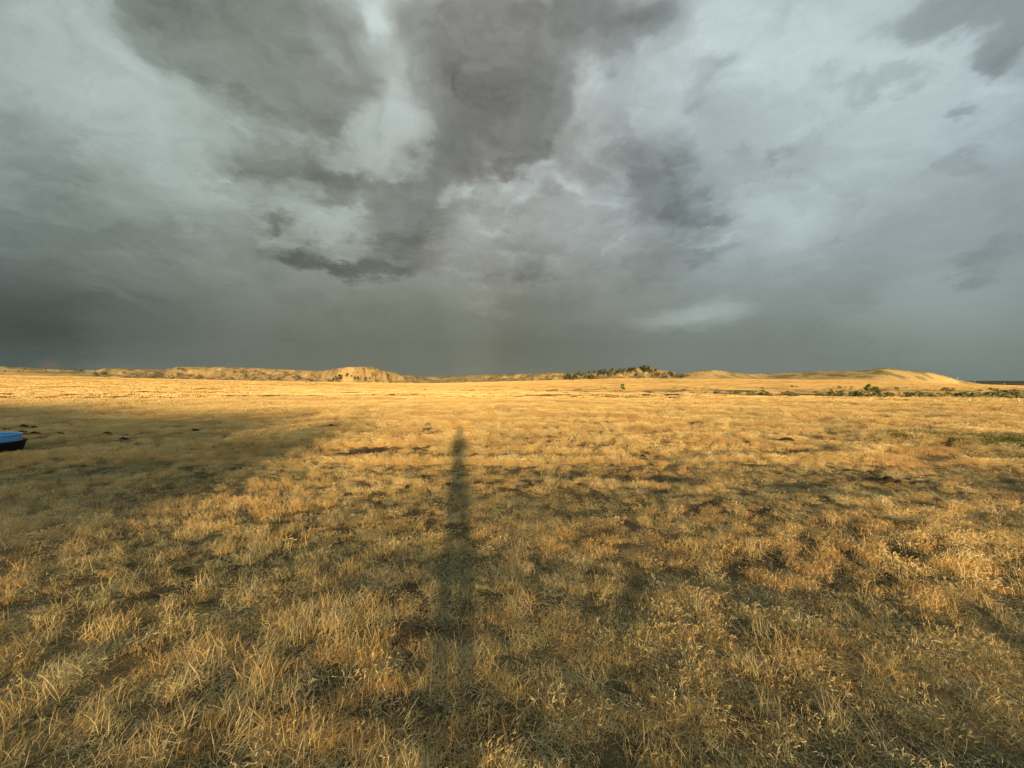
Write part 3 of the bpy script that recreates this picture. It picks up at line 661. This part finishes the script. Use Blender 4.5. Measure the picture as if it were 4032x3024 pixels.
def tube(pts, radii, sides=6):
    V = []; Q = []; prev = None
    for k, (p, r) in enumerate(zip(pts, radii)):
        p = np.array(p, float); d = np.array(pts[min(k + 1, len(pts) - 1)], float) - np.array(pts[max(k - 1, 0)], float); d /= np.linalg.norm(d)
        a = np.cross(d, [.13, .97, .21]); a /= np.linalg.norm(a); b = np.cross(d, a)
        for i in range(sides): V.append(p + r * (a * math.cos(6.2832 * i / sides) + b * math.sin(6.2832 * i / sides)))
        if k:
            o = (k - 1) * sides
            for i in range(sides): Q.append((o + i, o + (i + 1) % sides, o + sides + (i + 1) % sides, o + sides + i))
    return V, Q
def joinm(parts):
    V = []; Q = []; r_ = []
    for p in parts:
        o = len(V); V += list(p[0]); Q += [tuple(i + o for i in f) for f in p[1]]; r_ += list(p[2]) if len(p) > 2 else [0.5] * len(p[0])
    return V, Q, r_
def broad_tree(name, loc, H, W, label, stems=3, clumps=22, leaves=1500, rz=0, zlo=.22):
    e = add(name, None, None, loc, rz); tag(e, label, 'tree')
    parts = []
    for k in range(stems):
        a = 6.28 * k / stems + U(-.4, .4); top = (W * .28 * math.cos(a), W * .28 * math.sin(a), H * U(.6, .8))
        parts.append(tube([(0.08 * math.cos(a), .08 * math.sin(a), -.15), (top[0] * .35, top[1] * .35, H * .28), top], [.16 * H / 4, .11 * H / 4, .03]))
        for q in range(3):
            b = a + U(-1, 1); m = (top[0] * .45, top[1] * .45, H * U(.3, .42))
            parts.append(tube([m, (W * .42 * math.cos(b), W * .42 * math.sin(b), H * U(.45, .7))], [.06, .02], 5))
    V, Q, r_ = joinm(parts); add('trunk', mesh_np('trunk', V, [np.array(Q)], M['bark'], True), e)
    cs = []
    for k in range(clumps):
        a = U(0, 6.28); zz = U(zlo, .92); w = W / 2 * (1.0 - .62 * max(0, zz - .35) / .65) * U(.35, .95)
        cs.append((w * math.cos(a), w * math.sin(a), H * zz, H * U(.08, .15)))
    V, Q, r_ = leaf_cloud(cs, leaves, .085 * H / 4 + .04, .8)
    add('crown', mesh_np('crown', V, [np.array(Q)], M['tree'], False, {'rnd': r_}), e)
    return e
p = bearing(3432, 138); broad_tree('broadleaf_tree', p, 4.7, 6.3, 'round leafy green tree alone among the shrubs of the draw', 3, 26, 2200)
p = bearing(2452, 215); broad_tree('broadleaf_tree', p, 4.0, 2.6, 'narrow upright green tree on the bank below the wooded butte', 2, 18, 1300)

# a row of trees stands behind the photographer; the low sun sends their broken shade over the near grass
random.seed(31)
for k, (xt, yt, H, W) in enumerate([(8.6, -81, 10.0, 7), (11.9, -83, 10.4, 7), (18, -80, 10.0, 8), (25, -84, 11.5, 10), (35, -82, 12.2, 11)]):
    e = broad_tree('broadleaf_tree', (xt, yt, h1(xt, yt)), H, W, 'tall loose crowned tree in the row behind the photographer', 3, 34, (900, 1250, 800, 1000, 1050)[k], U(0, 6)); e['group'] = 'trees behind the photographer'

broad_tree('broadleaf_tree', (-0.2, -39.2, h1(-0.2, -39.2)), 6.25, 4.6, 'high crowned shade tree added out of view at the end of the added bluff', 2, 26, 1300, 0, .80)  # unseen tree, added to stretch the tip of the bluff's shade

def juniper_mesh(k):
    H = 5.0; W = [2.6, 3.4, 2.2][k]
    cs = []
    for i in range(15):
        zz = U(.08, .95); w = W / 2 * (1 - zz * .85) * U(.3, 1); a = U(0, 6.28); cs.append((w * math.cos(a), w * math.sin(a), H * zz, H * U(.07, .13)))
    lv = leaf_cloud(cs, 260, .28, .8); tr = tube([(0, 0, -.4), (0.05, 0, H * .5), (0, .05, H * .9)], [.22, .14, .04], 5)
    V, Q, r_ = joinm([lv]); me = mesh_np('juniper', V, [np.array(Q)], M['juniper'], False, {'rnd': r_})
    V, Q, r_ = joinm([tr]); mt = mesh_np('juniper_trunk', V, [np.array(Q)], M['bark'], True)
    return me, mt
JUN = [juniper_mesh(k) for k in range(3)]
def juniper(px, py, hpx, label, group, wide=1.0):
    p = at(px, py); sc = hpx / F * p.y / 5.0; me, mt = JUN[random.randrange(3)]
    e = add('juniper_tree', None, None, (p.x, p.y, p.z - .1), U(0, 6.28), (sc * U(.9, 1.25) * wide, sc * U(.9, 1.25) * wide, sc)); tag(e, label, 'tree', group)
    add('crown', me, e); add('trunk', mt, e)
for x, y, h in [(1295, 1503, 10), (1312, 1500, 14), (1322, 1497, 16), (1335, 1496, 22), (1346, 1494, 16), (1367, 1498, 19), (1384, 1490, 12), (1397, 1502, 17), (1407, 1500, 14), (1440, 1503, 18), (1456, 1496, 12), (1304, 1504, 9), (1530, 1483, 8), (1601, 1492, 6)]:
    juniper(x, y, h, 'dark juniper at the foot of the flat-topped central butte', 'junipers below the central butte', 1.5)
wood = []
for k in range(190):
    x = U(2232, 2650); t = (x - 2232) / 420
    top = np.interp(x, SK_X, SK_Y); c = [(2250, 1490), (2300, 1487), (2400, 1470), (2480, 1464), (2520, 1456), (2600, 1475)]
    yb = np.interp(x, [q[0] for q in c], [q[1] for q in c]) + G(0, 7)
    if x > 2560 and random.random() < .6: continue
    wood.append((x, max(yb, top + 5), U(8, 15)))
for x, y, h in sorted(wood, key=lambda q: -q[2])[:125]:
    up = y - np.interp(x, SK_X, SK_Y); where = 'on the skyline of the wooded butte' if up < 9 else 'in the thick stand at the low end of the wooded butte' if x < 2330 else 'on the shoulder under the peak of the wooded butte' if x > 2470 else 'halfway up the wooded butte'
    juniper(x, y, h, ('tall' if h > 11.5 else 'small') + ' dark juniper ' + where, 'junipers on the wooded butte', 1.6)
for x, y, h in [(3120, 1481, 9), (3128, 1480, 8), (3112, 1482, 6), (3060, 1481, 5), (2890, 1483, 8), (2840, 1491, 5), (3190, 1468, 5)]:
    juniper(x, y, h, 'dark juniper dotted on the smooth grassy hills', 'junipers on the grassy hills')
for k in range(26):
    x = random.choice([U(575, 700), U(580, 690), U(800, 1250)]); t = np.interp(x, SK_X, SK_Y)
    juniper(x, t + U(14, 38) if x > 760 else U(1478, 1491), U(4, 8), 'low dark juniper ' + ('in the thicket under the notch of the long clay mesa' if x < 760 else 'on the clay mesa face beside the flat-topped butte' if x > 1080 else 'scattered on the gullied face of the long clay mesa'), 'junipers along the clay mesa', 1.6)
for k in range(16):
    x = random.choice([U(0, 190), U(240, 330)]); juniper(x, U(1454, 1466), U(4, 7), 'low dark juniper scattered on the grassy slope beside the mesa', 'junipers on the grassy slope', 1.9)

def shrub_mesh(k):
    W = [1.3, 1.8, 1.1][k]; cs = [(U(-W, W) * .35, U(-W, W) * .35, U(.25, .7), U(.16, .30)) for _ in range(9)]
    lv = leaf_cloud(cs, 220, .085, .9, .8); st = [tube([(0, 0, -.1), (c[0] * .5, c[1] * .5, c[2] * .5), c[:3]], [.035, .025, .01], 4) for c in cs[:5]]
    V, Q, r_ = joinm([lv]); a = mesh_np('sagebrush', V, [np.array(Q)], M['sage'], False, {'rnd': r_})
    V, Q, r_ = joinm(st); b = mesh_np('sagebrush_stem', V, [np.array(Q)], M['bark'], True); return a, b
SHR = [shrub_mesh(k) for k in range(3)]
def shrub(px, py, hpx, label, group):
    p = at(px, py); shrub_at(p, min(hpx / F * p.y, 2.4), label, group)
def shrub_at(p, H, label, group):
    sc = H / .8; a, b = SHR[random.randrange(3)]
    e = add('sagebrush', None, None, (p.x, p.y, p.z - .03), U(0, 6.28), (sc * U(1, 1.5), sc * U(1, 1.5), sc)); tag(e, label, 'shrub', group)
    add('foliage', a, e); add('stem', b, e)
random.seed(22)
for k in range(290):
    x = 2080 + 1960 * random.random() ** .56; Y = np.interp(x, [2000, 2450, 3400, 4032], [110, 105, 78, 72]) + 190 * random.random() ** 1.6
    if fbm(np.array([x / 130.]), np.array([Y / 22.]), 2, 71)[0] < -.25: continue
    p = bearing(x, Y); big = random.random() < .3
    where = 'near the round leafy tree' if abs(x - 3432) < 140 else 'between the two green trees of the draw' if 2452 < x < 3432 else 'past the round leafy tree' if x > 3432 else 'on the bank left of the narrow tree'
    if x < 2452: where = 'below the wooded butte, short of the narrow tree'
    shrub_at(p, (U(1.3, 2.1) if big else U(.55, 1.1)) * (1.15 if x > 2900 else 1), ('broad' if big else 'low') + ' grey green sagebrush in the draw ' + where, 'sagebrush along the draw')
for x, y, h in [(3497, 1583, 10), (3562, 1582, 11), (3662, 1588, 11), (3775, 1588, 5), (3810, 1589, 5), (3985, 1597, 9), (3860, 1628, 8), (3404, 1590, 4), (3733, 1597, 4)]:
    shrub(x, y, h, 'lone sagebrush on the golden flat in front of the draw', 'sagebrush on the flat')
for x, y, h in [(1673, 1537, 6), (1785, 1538, 5), (1850, 1540, 6), (1864, 1539, 7), (2175, 1541, 10), (2190, 1540, 8), (2160, 1542, 8), (2272, 1540, 9), (2262, 1542, 7), (1205, 1507, 5), (1225, 1505, 5), (1243, 1508, 5), (430, 1496, 4), (250, 1496, 4)]:
    shrub(x, y, h, 'small dark sagebrush dotted on the golden middle plain', 'sagebrush on the middle plain')

# green weeds in a damp strip at the right
def weed_mesh():
    b = Blades()
    for _ in range(60):
        r = .22 * math.sqrt(random.random()); a = U(0, 6.28)
        b.blade((r * math.cos(a), r * math.sin(a), -.01), U(0, 6.28), U(.1, .8), U(.08, .22), .013, U(.3, 1.2), random.random(), 2, wa=U(0, 6.28))
    return b
def build_weeds():
    big = Blades(); proto = weed_mesh(); PV = np.array(proto.V); PQ = np.array(proto.Q); V = []; Q = []; r_ = []
    n = 0
    for k in range(230):
        x = 4050 - 560 * random.random() ** 2.1; yb = np.interp(x, [3500, 3700, 3860, 4032], [1712, 1722, 1738, 1748]); y = yb + G(0, 5 + (x - 3490) / 90)
        if fbm(np.array([x / 60]), np.array([y / 14]), 2, 70)[0] < -.12: continue
        p = at(x, y); a = U(0, 6.28); s = U(.6, 1.25); c, d = math.cos(a) * s, math.sin(a) * s
        V.append(np.stack([PV[:, 0] * c - PV[:, 1] * d + p.x, PV[:, 0] * d + PV[:, 1] * c + p.y, PV[:, 2] * s + p.z], 1)); Q.append(PQ + n); r_.append(np.array(proto.r)); n += len(PV)
    o = add('green_weeds', mesh_np('green_weeds', np.concatenate(V), [np.concatenate(Q)], M['weed'], False, {'rnd': np.concatenate(r_)}))
    tag(o, 'strip of low green weeds in the golden grass', 'weeds', kind='stuff')
build_weeds()

# ------------------------------------------------------------------ dung
def lump_mesh(seed, rad=.12, flat=.5):
    V = []; Q = []; nu, nv = 12, 7; rg = np.random.default_rng(seed); off = rg.uniform(0, 50, 2)
    for j in range(nv + 1):
        th = math.pi * .5 * j / nv
        for i in range(nu):
            a = 6.2832 * i / nu; d = np.array([math.cos(a) * math.cos(th), math.sin(a) * math.cos(th), math.sin(th)])
            r = rad * (1 + .45 * float(perlin(np.array([d[0] * 1.7 + off[0]]), np.array([d[1] * 1.7 + d[2] + off[1]]), 2)[0]) + .16 * G(0, .5))
            V.append(d * r * np.array([1, 1, flat]) - np.array([0, 0, .015]))
    for j in range(nv):
        for i in range(nu): Q.append((j * nu + i, j * nu + (i + 1) % nu, (j + 1) * nu + (i + 1) % nu, (j + 1) * nu + i))
    return mesh_np('dung_lump', V, [np.array(Q)], M['dung'], True)
LUMP = [lump_mesh(s, .12, f) for s, f in ((1, .8), (2, .65), (3, .9), (4, .7))]
def dung_pile(px, py, lumps, label, group=None):
    p = at(px, py); e = add('dung_pile', None, None, p); tag(e, label, 'dung', group)
    for dx, dy, s, lift in lumps:
        z = h1(p.x + dx, p.y + dy) - p.z
        add('lump', LUMP[random.randrange(4)], e, (dx, dy, z + lift), U(0, 6.28), s)
dung_pile(3500, 1908, [(-.11, .02, .42, .06), (.0, .0, .62, .08), (.05, .03, .5, .07), (.12, -.03, .4, .05), (-.15, .03, .3, .05)], 'large broken heap of dark dung beside the shaded hollow')
dung_pile(3092, 1742, [(-.11, .0, .55, .07), (.02, .02, .8, .08), (.12, .0, .6, .07), (.2, .0, .35, .05)], 'dark mound of dung with a peaked top in sunlit grass')
for x, y, s in [(132, 1690, .9), (85, 1708, .8), (134, 1714, 1.0), (235, 1714, .6), (283, 1679, .8), (420, 1714, .8), (483, 1738, .8), (765, 1702, .9), (90, 1686, 1.0), (20, 1700, 1.1), (1303, 1682, .8), (2530, 1808, .5)]:
    dung_pile(x, y, [(0, 0, s * .7, .07), (.09 * s, .04, s * .5, .05)], 'small dark dung pat lying in the shaded grass', 'dung pats on the shaded flat') if x < 1200 else \
        dung_pile(x, y, [(0, 0, s * .8, .07), (.11 * s, .02, s * .6, .06)], 'dark dung pat in the sunlit golden grass' if x > 2000 else 'dark dung pat at the edge of the shadow')

# ------------------------------------------------------------------ livestock tub
def lathe(prof, seg=48):
    V = []; Q = []
    for r, z in prof:
        for i in range(seg): a = 6.2832 * i / seg; V.append((r * math.cos(a), r * math.sin(a), z))
    for k in range(len(prof) - 1):
        for i in range(seg): Q.append((k * seg + i, k * seg + (i + 1) % seg, (k + 1) * seg + (i + 1) % seg, (k + 1) * seg + i))
    return V, [np.array(Q)]
def build_tub():
    R = TUB_R; x, yb = TUB; z = h1(x, yb) + .02
    e = add('livestock_tub', None, None, (x, yb, z), .3); tag(e, 'black rubber livestock tub with a blue plastic ring standing in shaded grass', 'tub')
    base = [(0, .02), (R - .10, .02), (R - .10, -.06), (R - .085, .0), (R - .02, .24), (R, .255), (R + .006, .27), (R, .285), (R - .03, .29), (R - .05, .28), (R - .075, .26), (R - .13, .05), (0, .05)]
    add('rubber_tub', mesh_np('rubber_tub', *lathe(base), M['rubber'], True), e)
    r = R - .085
    ring = [(r - .02, .06), (r, .06), (r + .004, .25), (r, .435), (r - .012, .435), (r - .03, .25), (r - .03, .06)]
    b = add('blue_ring', mesh_np('blue_ring', *lathe(ring), M['blue'], True), e)
    rim = [(r - .022, .428), (r + .008, .428), (r + .012, .438), (r + .008, .448), (r - .012, .450), (r - .024, .440), (r - .022, .428)]
    add('rim', mesh_np('rim', *lathe(rim), M['bluerim'], True), b)
build_tub()

# ------------------------------------------------------------------ far poles
def pole(px, py, hpx, D):
    s = (px - CX) / F; z = h1(s * D, D); zt = EYE + (CY - py + hpx) / F * D
    V, Q = tube([(0, 0, z - .5), (0, 0, zt)], [.22, .15], 6); V2, Q2 = tube([(-1.2, 0, zt - 1.1), (1.2, 0, zt - 1.1)], [.12, .12], 4)
    e = add('utility_pole', None, None, (s * D, D, 0)); tag(e, 'thin pale utility pole far off at the foot of the grassy hill', 'pole', 'far utility poles')
    add('post', mesh_np('post', V, [np.array(Q)], M['pole']), e); add('crossarm', mesh_np('crossarm', V2, [np.array(Q2)], M['pole']), e)
pole(3770, 1500, 16, 660); pole(3838, 1506, 8, 700); pole(3955, 1516, 8, 640)

# ------------------------------------------------------------------ the photographer, whose shadow lies on the grass
def build_person():
    y0 = -0.34
    J = {}; E = []; Rr = {}
    def v(n, p, r): J[n] = Vector((p[0], p[1] + y0, p[2])); Rr[n] = r
    v('pelvis', (0, 0, .95), (.135, .105)); v('waist', (0, 0, 1.12), (.125, .10)); v('chest', (0, 0, 1.32), (.145, .11)); v('neck0', (0, 0, 1.47), (.07, .06)); v('neck', (0, .01, 1.53), (.052, .052))
    v('jaw', (0, .03, 1.585), (.068, .075)); v('face', (0, .025, 1.66), (.078, .092)); v('crown', (0, .015, 1.735), (.066, .08))
    for q in (('pelvis', 'waist'), ('waist', 'chest'), ('chest', 'neck0'), ('neck0', 'neck'), ('neck', 'jaw'), ('jaw', 'face'), ('face', 'crown')): E.append(q)
    for s, n in ((-1, 'l'), (1, 'r')):
        v(n + 'hip', (s * .085, 0, .88), (.09, .09)); v(n + 'knee', (s * .075, .02, .48), (.068, .068)); v(n + 'calf', (s * .07, -.01, .32), (.062, .064)); v(n + 'ankle', (s * .068, -.02, .09), (.045, .045)); v(n + 'toe', (s * .09, .14, .03), (.042, .03))
        v(n + 'sh', (s * .155, 0, 1.40), (.065, .06)); v(n + 'elb', (s * .19, .07, 1.16), (.043, .043)); v(n + 'wr', (s * .085, .245, 1.47), (.027, .027)); v(n + 'palm', (s * .075, .262, 1.545), (.020, .034))
        E.extend([('pelvis', n + 'hip'), (n + 'hip', n + 'knee'), (n + 'knee', n + 'calf'), (n + 'calf', n + 'ankle'), (n + 'ankle', n + 'toe'), ('chest', n + 'sh'), (n + 'sh', n + 'elb'), (n + 'elb', n + 'wr'), (n + 'wr', n + 'palm')])
        for k in range(4):
            a = (s * (.079 - .0), .27 - .012 * k, 1.592 - .018 * k)
            v('%sf%d' % (n, k), a, (.009, .009)); v('%sg%d' % (n, k), (s * .060, .292 - .010 * k, 1.61 - .02 * k), (.0085, .0085))
            E.extend([(n + 'palm', '%sf%d' % (n, k)), ('%sf%d' % (n, k), '%sg%d' % (n, k))])
        v(n + 'th', (s * .062, .25, 1.575), (.010, .010)); v(n + 'tt', (s * .048, .262, 1.60), (.009, .009)); E.extend([(n + 'palm', n + 'th'), (n + 'th', n + 'tt')])
    names = list(J); me = bpy.data.meshes.new('person'); me.from_pydata([J[n] for n in names], [(names.index(a), names.index(b)) for a, b in E], [])
    me.materials.append(M['cloth'])
    o = add('person', me, None, (0, 0, h1(0, y0))); tag(o, 'person in dark clothes and a cap holding up a phone, throwing the long shadow', 'person')
    sk = o.modifiers.new('skin', 'SKIN')
    if not me.skin_vertices: me.attributes  # layer is made with the modifier below
    bpy.context.view_layer.objects.active = o
    if not len(me.skin_vertices): bpy.ops.mesh.customdata_skin_add()
    for i, n in enumerate(names):
        me.skin_vertices[0].data[i].radius = Rr[n]
    me.skin_vertices[0].data[0].use_root = True
    sk.use_smooth_shade = True
    ss = o.modifiers.new('sub', 'SUBSURF'); ss.levels = 1; ss.render_levels = 1
    # cap: crown and brim
    V, Q = lathe([(.105, .0), (.104, .05), (.085, .095), (.045, .125), (.0, .135)], 24)
    c = add('cap', mesh_np('cap', V, Q, M['cloth'], True), o, (0, y0 + .015, 1.70))
    V, Q = lathe([(.085, .0), (.15, -.012), (.15, -.006), (.085, .008)], 24); add('brim', mesh_np('brim', V, Q, M['cloth'], True), c, (0, .05, .01))
    # phone just behind the lens
    bx = [(a * .075, b * .004, c_ * .037) for a in (-1, 1) for b in (-1, 1) for c_ in (-1, 1)]
    f = np.array([(0, 1, 3, 2), (4, 6, 7, 5), (0, 4, 5, 1), (2, 3, 7, 6), (0, 2, 6, 4), (1, 5, 7, 3)])
    p = add('phone', mesh_np('phone', bx, [f], M['phone']), None, (0, -0.052, 1.635)); tag(p, 'black phone held up in both hands of the person', 'phone')
    cl = lathe([(.0, .0), (.008, .0), (.008, .003), (.0, .003)], 16)
    lens = add('lens', mesh_np('lens', *cl, M['phone'], True), p, (.055, .0045, .018)); lens.rotation_euler = (-math.pi / 2, 0, 0)
build_person()
